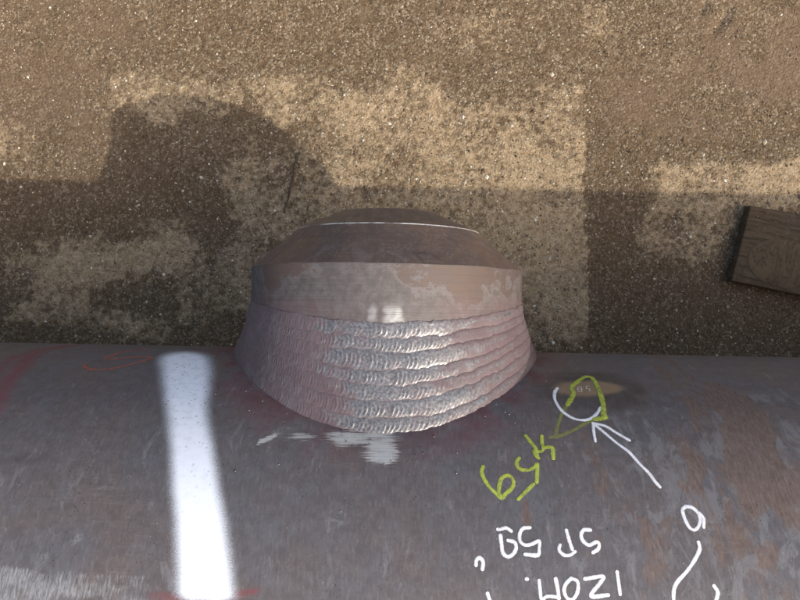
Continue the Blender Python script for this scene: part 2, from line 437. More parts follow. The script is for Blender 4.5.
def ground_masks(X, Y):
    wx = X + 0.13 * (fbm(X * 7, Y * 7, 3, 5) - 0.5); wy = Y + 0.15 * (fbm(X * 7, Y * 7, 8, 5) - 0.5)
    pale = 0.0 * X
    def add(v):
        nonlocal pale
        pale = np.maximum(pale, v)
    add(0.62 * sbox(wx, wy, -0.69, -0.20, 0.425, 0.53, 0.05, 0.035))
    add(0.82 * sbox(wx, wy, -0.24, 0.60, 0.10, 0.40 , 0.08, 0.09))
    add(0.72 * sbox(wx, wy, -0.20, 0.10, 0.36, 0.53, 0.06, 0.05))
    add(0.74 * sbox(wx, wy, 0.30, 0.60, 0.36, 0.51, 0.05, 0.03))
    add(0.88 * sbox(wx, wy, 0.10, 0.60, -0.10, 0.20, 0.06, 0.06))  # worn patch, its paleness raised to stand in for fill light in the shade
    add(0.56 * sbox(wx, wy, 0.02, 0.45, 0.34, 0.47, 0.06, 0.05))
    cut = sstep(0.006, -0.006, X - (0.428 + 0.05 * (0.40 - Y) * 0.6 + 0.034 * (fbm(Y * 32, X * 3, 5) - 0.5)))
    pale = pale * cut                                                      # straight old formwork edge
    add(0.80 * sbox(wx, wy - 0.10 * (wx - 0.6), 0.575, 1.15, 0.20, 0.335, 0.03, 0.035))
    add(0.62 * sbox(wx, wy, 0.58, 0.80, 0.13, 0.24, 0.04, 0.04))
    add(0.95 * sbox(wx, wy, -0.92, -0.42, -0.08, 0.15, 0.08, 0.06) * sstep(0.22, 0.58, fbm(X * 9, Y * 9, 91, 4)))  # pale clumps, with extra brightness for the shaded ground put into the mask
    add(0.66 * sbox(wx, wy, -0.40, -0.14, 0.10, 0.38, 0.06, 0.08))
    add(0.72 * sbox(wx, wy, -0.45, -0.12, -0.06, 0.12, 0.06, 0.05))
    add(0.46 * sbox(wx, wy, -1.15, -0.86, 0.29, 0.42, 0.05, 0.05))
    add(0.46 * sbox(wx, wy, 0.10, 0.30, 0.62, 0.74, 0.06, 0.05))
    add(0.42 * sbox(wx, wy, 0.42, 0.50, 0.62, 0.74, 0.03, 0.05))
    far = 0.55 * sstep(0.52, 0.62, fbm(X * 1.7, Y * 1.7, 40))              # the same wear goes on outside
    outm = 1 - sbox(X, Y, -1.1, 1.1, -0.3, 0.75, 0.15)
    pale = pale * (1 - outm) + far * outm
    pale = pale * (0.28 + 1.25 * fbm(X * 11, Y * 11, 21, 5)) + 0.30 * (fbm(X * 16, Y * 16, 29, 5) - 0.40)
    sand = np.maximum(sbox(wx, wy, 0.50, 0.74, 0.42, 0.56, 0.06), sbox(wx, wy, 0.68, 1.0, 0.50, 0.80, 0.08))
    sand = np.maximum(sand, 0.6 * sbox(wx, wy, -1.2, -0.62, 0.30, 0.80, 0.12))
    sand = sand * sstep(0.25, 0.6, fbm(X * 11, Y * 11, 33))
    dirt_shade = np.maximum(sbox(wx, wy, -0.62, -0.30, 0.16, 0.36, 0.08), sbox(wx, wy, -1.2, -0.35, 0.10, 0.27, 0.07) * 0.8)  # dirt darkened to brown, partly for the shaded ground behind the pipe
    dirt_shade = np.maximum(dirt_shade, sbox(wx, wy, 0.44, 1.2, -0.4, 0.17, 0.06))
    dirt_shade = np.maximum(dirt_shade, 0.75 * sbox(wx, wy, 0.44, 0.58, 0.10, 0.50, 0.03, 0.08))
    dirt_shade = np.maximum(dirt_shade, 0.7 * sbox(wx, wy, -1.2, -0.2, -0.4, -0.02, 0.08))
    dirt_shade = dirt_shade * (0.35 + 1.0 * fbm(X * 8, Y * 8, 51))
    return np.clip(pale, 0, 1), np.clip(sand, 0, 1), np.clip(dirt_shade, 0, 1)

pale, sand, dirt_shade = ground_masks(X, Y)
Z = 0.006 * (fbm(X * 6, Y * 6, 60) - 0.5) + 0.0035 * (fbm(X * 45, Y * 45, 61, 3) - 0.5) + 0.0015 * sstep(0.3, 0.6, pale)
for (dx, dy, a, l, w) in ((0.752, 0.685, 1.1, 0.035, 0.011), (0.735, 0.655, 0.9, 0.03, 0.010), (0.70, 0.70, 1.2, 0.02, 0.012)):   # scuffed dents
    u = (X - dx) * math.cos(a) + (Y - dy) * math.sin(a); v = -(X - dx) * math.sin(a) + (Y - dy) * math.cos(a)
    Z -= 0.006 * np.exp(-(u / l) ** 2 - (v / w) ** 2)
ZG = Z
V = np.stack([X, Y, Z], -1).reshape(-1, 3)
ground = mesh_obj('ground', V, grid_faces(len(GX), len(GY)), M['ground'], attrs=dict(pale=pale.ravel(), sand=sand.ravel(), dirt_shade=dirt_shade.ravel()))
tag(ground, 'brown dirty concrete ground with worn pale patches', kind='structure')

def ground_z(x, y):
    i = np.clip(np.searchsorted(GX, x), 1, len(GX) - 1); j = np.clip(np.searchsorted(GY, y), 1, len(GY) - 1)
    return 0.25 * (ZG[i, j] + ZG[i - 1, j] + ZG[i, j - 1] + ZG[i - 1, j - 1])

# loose grit: nobody could count it
def build_grit(n):
    ico = np.array([(1, 0, 0), (0, 1, 0), (-1, 0, 0), (0, -1, 0), (0, 0, 1), (0, 0, -1)], float)
    fc = np.array([(0, 1, 4), (1, 2, 4), (2, 3, 4), (3, 0, 4), (1, 0, 5), (2, 1, 5), (3, 2, 5), (0, 3, 5)])
    x = rng.uniform(-1.2, 1.2, n * 2); y = rng.uniform(-0.45, 0.95, n * 2)
    pl, sd, dm = ground_masks(x, y)
    dens = (0.45 + 0.9 * fbm(x * 12, y * 12, 77)) * (1 - 0.75 * sd) * (1 - 0.35 * pl)
    keep = rng.uniform(0, 1, n * 2) < dens
    x = x[keep][:n]; y = y[keep][:n]; pl = pl[keep][:n]; n = len(x)
    r = np.clip(0.00100 * np.exp(rng.normal(0, 0.50, n)), 0.0005, 0.0052)
    sc = r[:, None] * rng.uniform(0.65, 1.35, (n, 3)); sc[:, 2] *= 0.7
    jit = 1 + rng.uniform(-0.22, 0.22, (n, 6, 1))
    a = rng.uniform(0, 2 * PI, n); ca, sa = np.cos(a)[:, None], np.sin(a)[:, None]
    P = ico[None] * jit * sc[:, None]
    px = P[..., 0] * ca - P[..., 1] * sa + x[:, None]; py = P[..., 0] * sa + P[..., 1] * ca + y[:, None]
    pz = P[..., 2] + ground_z(x, y)[:, None] + r[:, None] * 0.25
    ins = (x > 0.79) & (x < 1.0) & (y < 0.21) & (y > 0.06) & (rng.uniform(0, 1, n) < 0.10) & (r < 0.0018)   # a few grains lie on the plank
    pz = np.where(ins[:, None], P[..., 2] + 0.0306 + r[:, None] * 0.3, pz)
    V = np.stack([px, py, pz], -1).reshape(-1, 3)
    Fc = (fc[None] + 6 * np.arange(n)[:, None, None]).reshape(-1, 3)
    tint = np.clip(rng.beta(1.6, 1.9, n) + 0.12 * (pl > 0.4), 0, 1)
    tint = np.where(rng.uniform(0, 1, n) < 0.05, rng.uniform(0.85, 1, n), tint)
    g = mesh_obj('grit', V, Fc, M['grit'], smooth=False, attrs=dict(tint=np.repeat(tint, 6)))
    return tag(g, 'loose grit and tiny pale stones strewn over the concrete', 'grit', 'stuff')
build_grit(115000)

# ------------------------------------------------------------------ the pipe with its welded branch
R, YP, ZP, XB = 0.363, -0.442, 0.5, -0.0205
pipe = bpy.data.objects.new('steel_pipe', None)
pipe.location = (0, YP, ZP - R)
C.objects.link(pipe)
tag(pipe, 'dark steel pipe with short tapered branch welded to its side', 'pipe')
OFF = np.array([0, YP, ZP - R])

def surf(x, s, off=0.0):
    """point of the pipe surface: x along the pipe, s along the hoop from its crown, in the pipe's own space"""
    x = np.asarray(x, float); s = np.asarray(s, float); r = R + off
    return np.stack([x, r * np.sin(s / R), R + r * np.cos(s / R)], -1)

PX = np.concatenate([np.linspace(-3.0, -0.84, 10), np.arange(-0.80, 0.8001, 0.004), np.linspace(0.84, 3.0, 10)])
PS = np.concatenate([np.linspace(-2 * PI * R + 0.60, 0.06, 80)[:-1], np.arange(0.06, 0.5961, 0.004)])
X, S = np.meshgrid(PX, PS, indexing='ij')
nz = fbm(X * 30, S * 30, 101); nz2 = fbm(X * 90, S * 60, 103)

def capsule(X, S, pts, w, soft):
    d = np.full(X.shape, 9.0)
    for (x0, s0), (x1, s1) in zip(pts[:-1], pts[1:]):
        ax, ay = x1 - x0, s1 - s0; L = ax * ax + ay * ay
        t = np.clip(((X - x0) * ax + (S - s0) * ay) / L, 0, 1)
        d = np.minimum(d, np.hypot(X - x0 - t * ax, S - s0 - t * ay))
    return sstep(w + soft, w - soft, d)

# toe line of the weld on the pipe, for the dye that lingers beside it
th = np.arctan2(X - XB, R * np.cos(S / R)); rho = np.hypot(X - XB, R * np.cos(S / R))
toe_d = np.where(np.sin(S / R) > 0, rho - 0.23, 9)
red = 0.55 * sstep(0.055, 0.0, toe_d) * sstep(0.25, 0.6, nz) * (0.25 + 0.75 * sstep(0.05, 0.5, np.abs(th)))
red = np.maximum(red, 0.85 * capsule(X, S, [(-0.500, 0.556), (-0.529, 0.513), (-0.516, 0.439), (-0.507, 0.372), (-0.50, 0.33)], 0.010, 0.014) * (0.45 + 0.8 * nz))
red = np.maximum(red, 0.70 * capsule(X, S, [(-0.535, 0.49), (-0.546, 0.472), (-0.539, 0.43), (-0.56, 0.39)], 0.006, 0.010) * (0.4 + 0.8 * nz))
red = np.maximum(red, 0.9 * capsule(X, S, [(-0.250, 0.1345), (-0.216, 0.133), (-0.180, 0.1345), (-0.160, 0.138), (-0.143, 0.141)], 0.0022, 0.003) * (0.3 + nz2))
bare = 0.95 * sbox(X + 0.012 * (nz2 - 0.5), S, -0.62, -0.254, 0.02, 0.158 + 0.012 * (nz - 0.5), 0.003, 0.006) * (-0.16 + 1.2 * fbm(X * 22, S * 50, 119, 5))
wob = 0.010 * (nz2 - 0.5)
wl = 0.02 * (fbm(X * 40, S * 160, 117) - 0.5)
brushed = 0.62 * sbox(X + wl, S + wob - 0.05 * (X + 0.04), -0.086, -0.002, 0.304, 0.326, 0.024, 0.008)
brushed = np.maximum(brushed, 0.72 * sbox(X + wl * .6, S + wob, -0.038, -0.001, 0.279, 0.318, 0.013, 0.008))
brushed = np.maximum(brushed, 0.46 * sbox(X + wl, S + wob * 2 + 0.15 * (X + 0.12), -0.140, -0.095, 0.308, 0.322, 0.018, 0.007))
brushed = np.maximum(brushed, 0.12 * sbox(X + wl, S + wob, 0.0, 0.045, 0.300, 0.318, 0.015, 0.008))
bare = np.maximum(bare, 0.95 * capsule(X, S, [(-0.162, 0.306), (-0.147, 0.315)], 0.0015, 0.003))
brushed = np.maximum(brushed, 0.95 * capsule(X, S, [(-0.163, 0.305), (-0.146, 0.316)], 0.0028, 0.003))
tan = 0.95 * sstep(1.15, 0.75, np.hypot((X - 0.256) / 0.052, (S - 0.4145 - 0.05 * (X - 0.256)) / (0.020 - 0.10 * (X - 0.256))) + 0.5 * (nz - 0.5))
ring = np.hypot((X - 0.262) / 0.075, (S - 0.414) / 0.046)
soot = 0.75 * sstep(1.25, 0.7, ring + 0.7 * (nz - 0.5)) * (1 - tan)
soot = np.maximum(soot, 0.7 * sbox(X, S + 0.006 * (nz2 - 0.5), -0.48, -0.415, 0.272, 0.280, 0.02, 0.005) * sstep(0.4, 0.6, nz))
soot = np.maximum(soot, 0.5 * sstep(0.035, 0.0, toe_d) * sstep(0.35, 0.65, nz))
edge_x = np.interp(S, [0.10, 0.245, 0.301, 0.346, 0.412, 0.45], [0.430, 0.446, 0.448, 0.460, 0.452, 0.41]) + 0.022 * (nz - 0.5)
rust = np.clip(1.0 * sstep(edge_x + 0.004, edge_x - 0.004, X) * sstep(0.30, 0.44, X) * sstep(0.15, 0.25, S) * (0.55 + 0.7 * fbm(X * 18, S * 9, 111)), 0, 1)
rust = np.maximum(rust, 0.45 * sstep(0.02, 0.35, X) * sstep(0.40, 0.28, S))
rust = np.maximum(rust, 0.5 * sbox(X, S, 0.136, 0.152, 0.205, 0.242, 0.006))
rust = np.maximum(rust, 1.15 * sbox(X + 0.05 * (nz - 0.5) - 0.25 * (0.40 - S) * 0, S, 0.405, 0.462, 0.325, 0.405, 0.014, 0.02))
blue = 0.5 * sstep(edge_x - 0.003, edge_x + 0.004, X) * sstep(0.20, 0.28, S) * sstep(0.44, 0.36, S)
blue = np.maximum(blue, 0.40 * sstep(0.16, 0.32, X) * sstep(0.42, 0.30, S))
blue = np.maximum(blue, 0.12 * sstep(0.38, 0.25, S))
shell = mesh_obj('pipe_wall', surf(X, S).reshape(-1, 3), grid_faces(len(PX), len(PS)), M['pipe'], pipe,
                 attrs=dict(surf=np.stack([X, S, 0 * X], -1).reshape(-1, 3), red=red.ravel(), bare=bare.ravel(), brushed=brushed.ravel(), soot=soot.ravel(), tan=tan.ravel(), rust=rust.ravel(), blue=blue.ravel()))
# close the hoop and give the wall its thickness
sd = shell.modifiers.new('wall_thickness', 'SOLIDIFY'); sd.thickness = 0.022; sd.offset = -1

def to_pipe(V): return np.asarray(V, float) - OFF

# --- branch: band, two bevels, bright cut edge, bore
TH = np.concatenate([np.arange(-110, 110.01, 0.5), np.arange(114, 250, 4.0)]) * PI / 180
def lathe(name, prof, mat, parent, steps, attrs=None):
    pts = []
    for (a, b), k in zip(zip(prof[:-1], prof[1:]), steps):
        pts += [np.array(a) + (np.array(b) - np.array(a)) * q for q in np.linspace(0, 1, k, endpoint=False)]
    pts.append(np.array(prof[-1])); pts = np.array(pts)                   # (y, r)
    T, J = np.meshgrid(TH, np.arange(len(pts)), indexing='ij')
    yy, rr = pts[J][..., 0], pts[J][..., 1]
    V = np.stack([XB + rr * np.sin(T), yy, ZP + rr * np.cos(T)], -1).reshape(-1, 3)
    A = dict(surf=np.stack([T * 0.2, yy, rr], -1).reshape(-1, 3))
    if attrs: A.update({k: v.ravel() for k, v in attrs(T, yy, rr).items()})
    return mesh_obj(name, to_pipe(V), grid_faces(len(TH), len(pts), True), mat, parent, attrs=A)

def band_attrs(T, yy, rr):
    deg = np.degrees(T)
    ragged = np.interp(deg, [-110, -62, -50, -40, -25, -8, 4, 18, 30, 45, 60, 110], [0.10, 0.10, 0.0, 0.035, 0.052, 0.05, 0.03, 0.018, 0.008, 0.018, 0.012, 0.02])
    grey = 0.5 + (ragged - yy) * 9.0
    grey = np.clip(grey, 0, 1)
    wb = fbm(T * 60, yy * 220, 700) - 0.5
    bare = 0.6 * sbox(deg + 2 * wb, yy, -5.0, -2.4, -0.026, -0.008, 1.0, 0.006) + 0.95 * sbox(deg + 3 * wb, yy + 0.008 * wb, 0.4, 6.6, -0.032, -0.009, 1.2, 0.006) * (0.75 + 0.9 * wb)
    pink = 0.75 * sstep(0.008, -0.02, yy - 0.012 * np.abs(np.sin(T))) * (1 - 0.75 * sbox(deg, yy, -20, 22, -1, 1, 8, 0.1))
    return dict(grey=grey, bare=np.clip(bare, 0, 1), pink=pink)
band = lathe('branch_band', [(-0.20, 0.2060), (-0.06, 0.2060), (0.0452, 0.2070)], M['branch'], pipe, [4, 56], band_attrs)
b1 = lathe('outer_bevel', [(0.0460, 0.2064), (0.1025, 0.1415)], M['bevel'], band, [16])
lathe('shoulder_edge', [(0.0452, 0.2070), (0.0457, 0.2068), (0.0460, 0.2064)], M['rim'], band, [2, 2])  # thin ring, paler than the band and the bevel
lathe('cut_edge', [(0.1025, 0.1415), (0.1037, 0.1412), (0.1042, 0.1400)], M['bright'], band, [2, 2])
lathe('inner_bevel', [(0.1042, 0.1400), (0.1310, 0.0820), (0.1320, 0.0800)], M['bevel'], band, [12, 2])
lathe('bore', [(0.1320, 0.0800), (0.1320, 0.0640), (0.1300, 0.0620), (-0.15, 0.0620)], M['bevel'], band, [2, 2, 6])

# --- weld: seven built-up passes, each a bead of its own
WT = np.concatenate([np.arange(-104, 104.01, 0.17), np.arange(107, 255, 3.0)]) * PI / 180
NB = 7
def weld_base(T, t):
    c2 = np.cos(T) ** 2
    rho = 0.2072 + 0.0228 * np.clip(t, 0, 1) ** 1.35
    ytop = -0.002 - 0.026 * c2
    ytoe = YP + np.sqrt(R * R - (0.230 * np.cos(T)) ** 2)
    y = ytop + (ytoe - ytop) * t
    return rho, y
left_e = [-24, -17, -19, -20, -13, -12, -17]
right_e = [36, 31, 40, 29, 22, 47, 37]
degT = np.degrees(WT)
for i in range(NB):
    nr = 15
    T, J = np.meshgrid(WT, np.arange(nr), indexing='ij')
    tau = J / (nr - 1.0); deg = np.degrees(T)
    def edge(q):
        e = q / NB + (0.045 * (fbm(T * 7 + 3.1 * q, 0 * T + q, 200 + q, 3) - 0.5) + 0.022 * (vnoise(T * 34, 0 * T + q, 230 + q) - 0.5)) * (0 < q < NB)
        if 0 < q < NB:                                        # stops and restarts of the arc
            rs = random.Random(40 + q)
            for _ in range(6):
                d0 = rs.uniform(-75, 75); e = e + rs.uniform(-0.020, 0.020) * sstep(d0 - 1.2, d0 + 1.2, deg) * sstep(d0 + 40, d0 + 15, deg)
        return e + (0.026 * (fbm(T * 9, 0 * T + q, 260 + q, 4) - 0.5) + 0.016 * (vnoise(T * 45, 0 * T + q, 270 + q) - 0.5)) * (q in (0, NB))
    e0, e1 = edge(i), edge(i + 1)
    t = e0 + (e1 - e0) * tau
    rho, y = weld_base(T, t)
    r2, y2 = weld_base(T, t + 0.01)
    tr, ty = r2 - rho, y2 - y; ln = np.hypot(tr, ty); nr_, ny_ = -ty / ln, tr / ln
    width = np.abs(weld_base(T, e1)[1] - weld_base(T, e0)[1])
    # how the ripples run: coarse crescents in the middle, fine ones to either side
    mid = sstep(left_e[i] - 5, left_e[i] + 2, degT) * sstep(right_e[i] + 8, right_e[i] - 6, degT)
    lam = 0.0042 + 0.0014 * mid + (0.0012 if i == 0 else 0.0)
    lam = lam * (0.85 + 0.3 * vnoise(degT * 0.35, 0 * degT + i, 300 + i))
    phase = np.concatenate([[0], np.cumsum(0.222 * np.diff(WT) / lam[1:])])
    q = 2 * tau - 1
    ph = phase[:, None] + 0.85 * q * q + 0.45 * (fbm(T * 22, tau * 2.5, 320 + i, 3) - 0.5) + i * 0.37
    fr = ph - np.floor(ph)
    saw = np.where(fr < 0.72, (fr / 0.72) ** 1.4, (1 - (fr - 0.72) / 0.28) ** 1.2)
    cell = _hash(np.floor(ph), 0 * ph + i, 350)
    midg = np.repeat(mid[:, None], nr, 1)
    amp = (0.00027 - 0.00009 * sstep(20, 45, deg) + 0.00028 * midg * sstep(30, 14, deg)) * (0.25 + 1.5 * cell) * (0.5 + 1.0 * fbm(T * 12, t * 9, 380)) * (1 - 0.45 * np.abs(q))
    smooth_spot = np.exp(-((deg + 0.5) / 4.5) ** 2 - ((t - 0.60) / 0.10) ** 2)
    A = np.clip(0.115 * width, 0.0007, 0.0024) * (0.85 + 0.3 * fbm(T * 14, 0 * T + i, 370 + i))
    if i == 0: A = A * 1.15
    A = A * (0.16 + 0.18 * sstep(-30, -8, deg) + 0.42 * sstep(10, 34, deg))
    h = A * np.clip(1 - q * q, 0, 1) ** 0.6 * (1 - 0.6 * smooth_spot)
    h = h + amp * saw * (1 - 0.9 * smooth_spot) * sstep(1.0, 0.8, np.abs(q))
    h = h + 0.0006 * (fbm(T * 60, t * 40, 390, 3) - 0.5) - 0.0002 + 0.0009 * (fbm(T * 9, t * 5, 395, 2) - 0.5)
    rr = rho + nr_ * h; yy = y + ny_ * h
    V = np.stack([XB + rr * np.sin(T), yy, ZP + rr * np.cos(T)], -1).reshape(-1, 3)
    bl = sstep(left_e[i] - 5, left_e[i] + 5, deg + 12 * (fbm(T * 40, t * 16, 400, 3) - 0.5))
    brt = sstep(right_e[i] + 10, right_e[i] - 16, deg + 24 * (fbm(T * 30, t * 12, 410, 3) - 0.5))
    br = bl * brt * (0.60 + 0.50 * saw) * (0.62 + 0.38 * sstep(34, 12, deg)) * (1 - 0.25 * np.exp(-((deg + 14) / 7) ** 2))
    crest = sstep(0.55, 0.0, np.abs(q + 0.15)) * sstep(20, 34, deg) * sstep(72, 50, deg) * 0.95 * fbm(T * 24, t * 9, 420, 3)
    br = np.clip(np.maximum(br, crest * (0.8 + 0.5 * saw)), 0, 1)
    pink = np.clip(0.85 * sstep(16, 44, deg) * (0.25 + 0.70 * np.abs(q)) * (0.3 + 0.9 * fbm(T * 8, t * 5, 433)) + 0.22 * sstep(-14, -30, deg) * sstep(-85, -55, deg) * fbm(T * 10, t * 6, 430), 0, 1)
    pink = pink * (1 - 0.5 * smooth_spot)
    groove = np.abs(q) ** 4
    mesh_obj('weld_bead', to_pipe(V), grid_faces(len(WT), nr, True)[:, ::-1], M['weld'], pipe,
             attrs=dict(bare=br.ravel(), pink=pink.ravel(), groove=groove.ravel(), surf=np.stack([T * 0.22, y, rho], -1).reshape(-1, 3)))

# --- weld spatter: tiny droplets stuck round the toe
def droplets(n):
    V, Fc = [], []
    rs = random.Random(11)
    for k in range(n):
        a = rs.uniform(-80, 80) * PI / 180; r_ = 0.236 + abs(rs.gauss(0, 0.030)); rad = rs.uniform(0.0005, 0.0013)
        hz = r_ * math.cos(a)
        if hz > R * 0.98: continue
        c = np.array([XB + r_ * math.sin(a), YP + math.sqrt(R * R - hz * hz), ZP + hz]) - OFF
        nrm = np.array([0, c[1], c[2] - R]) / R
        u = np.array([1.0, 0, 0]); w = np.cross(nrm, u); b0 = len(V)
        for rr_, hh in ((1.0, -0.1), (0.8, 0.5), (0.0, 0.8)):
            for j in range(6):
                if rr_ == 0 and j: continue
                an = j * PI / 3
                V.append(c + rad * (rr_ * (math.cos(an) * u + math.sin(an) * w) + hh * nrm))
        for j in range(6):
            j2 = (j + 1) % 6
            Fc.append((b0 + j, b0 + j2, b0 + 6 + j2, b0 + 6 + j)); Fc.append((b0 + 6 + j, b0 + 6 + j2, b0 + 12))
    o = mesh_obj('weld_spatter', V, Fc, M['rim'], pipe)
    o['kind'] = 'stuff'
droplets(70)

# --- sprayed stripe: a thin feathered coat on the pipe
SX = np.linspace(-0.075, 0.075, 86); SS = np.arange(0.090, 0.5511, 0.003)
DX, S = np.meshgrid(SX, SS, indexing='ij')
cx = np.interp(S, [0.09, 0.136, 0.210, 0.293, 0.372, 0.486, 0.54], [-0.186, -0.195, -0.213, -0.240, -0.268, -0.306, -0.320])
hw = np.interp(S, [0.09, 0.140, 0.293, 0.36, 0.43, 0.486, 0.54], [0.0190, 0.0195, 0.0172, 0.0182, 0.023, 0.025, 0.026])
X = cx + DX
d = np.abs(DX + 0.004 * (fbm(S * 25, 0 * S, 500) - 0.5))
dens = sstep(2.25, 0.42, d / hw) * sstep(0.545, 0.480, S + 0.35 * d) * sstep(0.124, 0.138, S + 0.004 * (fbm(X * 60, S * 20, 505) - 0.5))
dens = dens * np.interp(S, [0.09, 0.24, 0.30, 0.335, 0.38, 0.50], [1.0, 1.0, 0.95, 0.80, 0.93, 0.92])
pits = np.interp(S, [0.20, 0.30, 0.36, 0.45], [0.15, 0.6, 1.0, 1.0])
stripe = mesh_obj('spray_paint_stripe', surf(X, S, 0.0005).reshape(-1, 3), grid_faces(len(SX), len(SS)), M['spray'], pipe,
         attrs=dict(dens=dens.ravel(), pits=pits.ravel(), surf=np.stack([X, S, 0 * X], -1).reshape(-1, 3)))
stripe['label'] = 'feathered white spray paint stripe around the pipe'

# --- marker strokes: (x, s) in millimetres on the pipe surface
STROKES = {
    'circle': [[(210.4,412.3),(204.8,402.0),(201.8,387.7),(203.5,372.6),(208.0,361.4),(216.9,352.1),(228.3,348.6),(239.8,351.9),(249.1,360.6),(257.0,372.0)]],
    'arrow': [[(240.5,343.5),(249.4,330.8),(261.1,314.6),(273.2,301.0),(281.0,286.6),(289.1,274.2),(293.9,263.6),(297.7,257.1)],[(240.5,343.8),(237.9,328.8),(236.8,315.7)],[(240.5,343.8),(254.2,339.5),(264.8,329.4),(277.6,318.2)]],
    'yb': [[(216.3,377.2),(229.1,400.3),(229.4,414.0),(242.0,430.2),(254.2,443.0),(263.2,443.4),(264.9,428.1),(264.0,403.9),(262.0,380.7),(257.4,360.0),(257.7,353.9),(244.8,350.5)]],
    'yf': [[(244.8,350.5),(232.7,344.4),(212.7,331.6),(195.3,322.8),(183.1,320.2)],[(216.3,377.2),(206.9,362.6),(197.8,343.5),(191.1,326.0)]],
    'stamp': [[(238.5,416.0),(242.4,416.6),(242.4,410.8),(240.2,405.1),(236.8,405.5),(236.6,410.6),(238.5,416.0)],[(237.8,410.7),(241.5,410.8)],[(251.3,406.5),(253.1,412.2),(248.9,411.6),(249.6,417.4),(254.1,419.2)]],
    'y6': [[(99.3,277.9),(97.3,271.6),(99.5,262.3),(104.5,253.4),(110.5,246.7),(117.5,240.2),(122.6,246.0),(128.7,251.0),(132.6,258.0),(131.0,265.0),(125.6,267.4),(119.5,263.8),(116.6,256.7),(114.7,247.8),(116.2,243.0)]],
    'y5': [[(142.1,289.7),(139.0,285.2),(139.2,278.8),(143.6,275.0),(151.2,274.8),(158.4,278.1),(162.7,283.1),(161.1,272.9),(159.0,260.5)],[(154.8,257.4),(146.3,249.4),(136.0,239.6)]],
    'yH': [[(154.5,321.9),(159.1,312.1),(163.1,305.0),(164.2,299.2),(164.1,291.3)],[(173.7,322.3),(172.3,311.2),(172.6,302.9),(168.1,299.3),(161.4,300.3),(162.4,293.5),(164.9,290.6)],[(173.0,305.2),(182.9,305.5),(182.9,297.3),(182.4,290.6)]],
    '59': [[(110.7,206.2),(111.1,206.2)],[(113.1,206.2),(119.7,207.8),(124.9,204.8)],[(113.1,199.8),(113.6,191.2),(114.7,182.1),(119.8,178.6),(125.3,181.3),(129.0,187.4),(127.7,193.1),(120.9,195.0)],[(145.4,208.7),(138.1,207.7),(134.0,201.8),(133.8,194.6),(138.8,190.6),(146.5,191.8),(154.3,195.0),(153.6,187.8),(151.5,180.8),(138.1,181.2)]],
    'SP': [[(185.1,206.5),(186.7,196.6),(188.9,187.5)],[(176.4,191.3),(174.8,186.2),(179.6,181.3),(186.0,181.4),(191.8,184.9)],[(210.8,207.4),(203.9,207.2),(200.3,202.0),(201.7,195.8),(207.6,191.8),(215.6,195.0),(218.5,193.0),(216.7,187.9),(210.9,184.4)]],
    'comma': [[(85.5,169.8),(86.1,174.7),(90.0,176.7),(93.0,172.8),(92.1,166.0)]],
    'IZOM': [[(137.9,157.1),(138.5,157.1)],[(151.0,156.0),(151.4,147.8),(152.3,138.3),(158.2,140.9),(165.5,140.8),(170.6,140.0)],[(168.5,157.6),(169.7,149.0),(170.2,139.6)],[(184.7,158.5),(178.6,153.0),(176.3,146.3),(178.9,139.7),(184.0,138.5),(188.5,142.7),(191.2,149.4),(190.8,156.1),(184.7,158.5)],[(199.4,158.2),(218.6,161.0),(214.7,154.6),(204.0,142.1),(221.8,143.3)],[(233.9,165.5),(234.1,155.9),(234.4,144.5)]],
    'low': [[(96.6,142.5),(98.5,136.5),(98.8,131.8)]],
    'a': [[(320.4,234.2),(316.7,230.8),(316.7,222.1),(319.5,212.5),(324.2,209.4),(329.4,212.7),(333.4,220.2),(333.1,227.8),(328.0,233.7),(321.2,234.9)],[(334.3,227.8),(337.3,222.4),(335.5,212.8)]],
    'tail': [[(326.0,196.6),(325.8,189.9),(318.8,179.7),(308.0,167.8),(296.8,157.9),(291.4,150.2),(289.4,139.7),(289.7,131.3),(293.8,123.0)]],
    'arc': [[(333.8,153.7),(336.5,148.1),(333.5,140.5),(328.1,132.9)]],
    'orange': [[(-434.9,452.4),(-424.5,442.0),(-408.9,437.8),(-389.6,443.5),(-371.1,458.7),(-355.5,476.1),(-356.9,487.3),(-376.5,486.1),(-396.4,478.9),(-415.8,477.8),(-412.8,490.4),(-406.8,509.9),(-392.2,524.4),(-374.6,529.1)]],
    'redline': [[(-252.7,134.3),(-216.3,133.0),(-180.3,134.6),(-160.0,137.8),(-143.7,140.9)]],
}

def smooth_path(pts, step=0.0011):
    P = np.array(pts, float) / 1000.0
    if len(P) == 2: Q = [P[0] + (P[1] - P[0]) * t for t in np.linspace(0, 1, 8)]
    else:
        Q = []
        E = np.vstack([2 * P[0] - P[1], P, 2 * P[-1] - P[-2]])
        for a, b, c, d_ in zip(E[:-3], E[1:-2], E[2:-1], E[3:]):
            k = max(2, int(np.hypot(*(c - b)) / step))
            for t in np.linspace(0, 1, k, endpoint=False):
                Q.append(0.5 * ((2 * b) + (c - a) * t + (2 * a - 5 * b + 4 * c - d_) * t * t + (3 * b - a - 3 * c + d_) * t ** 3))
        Q.append(P[-1])
    return np.array(Q)

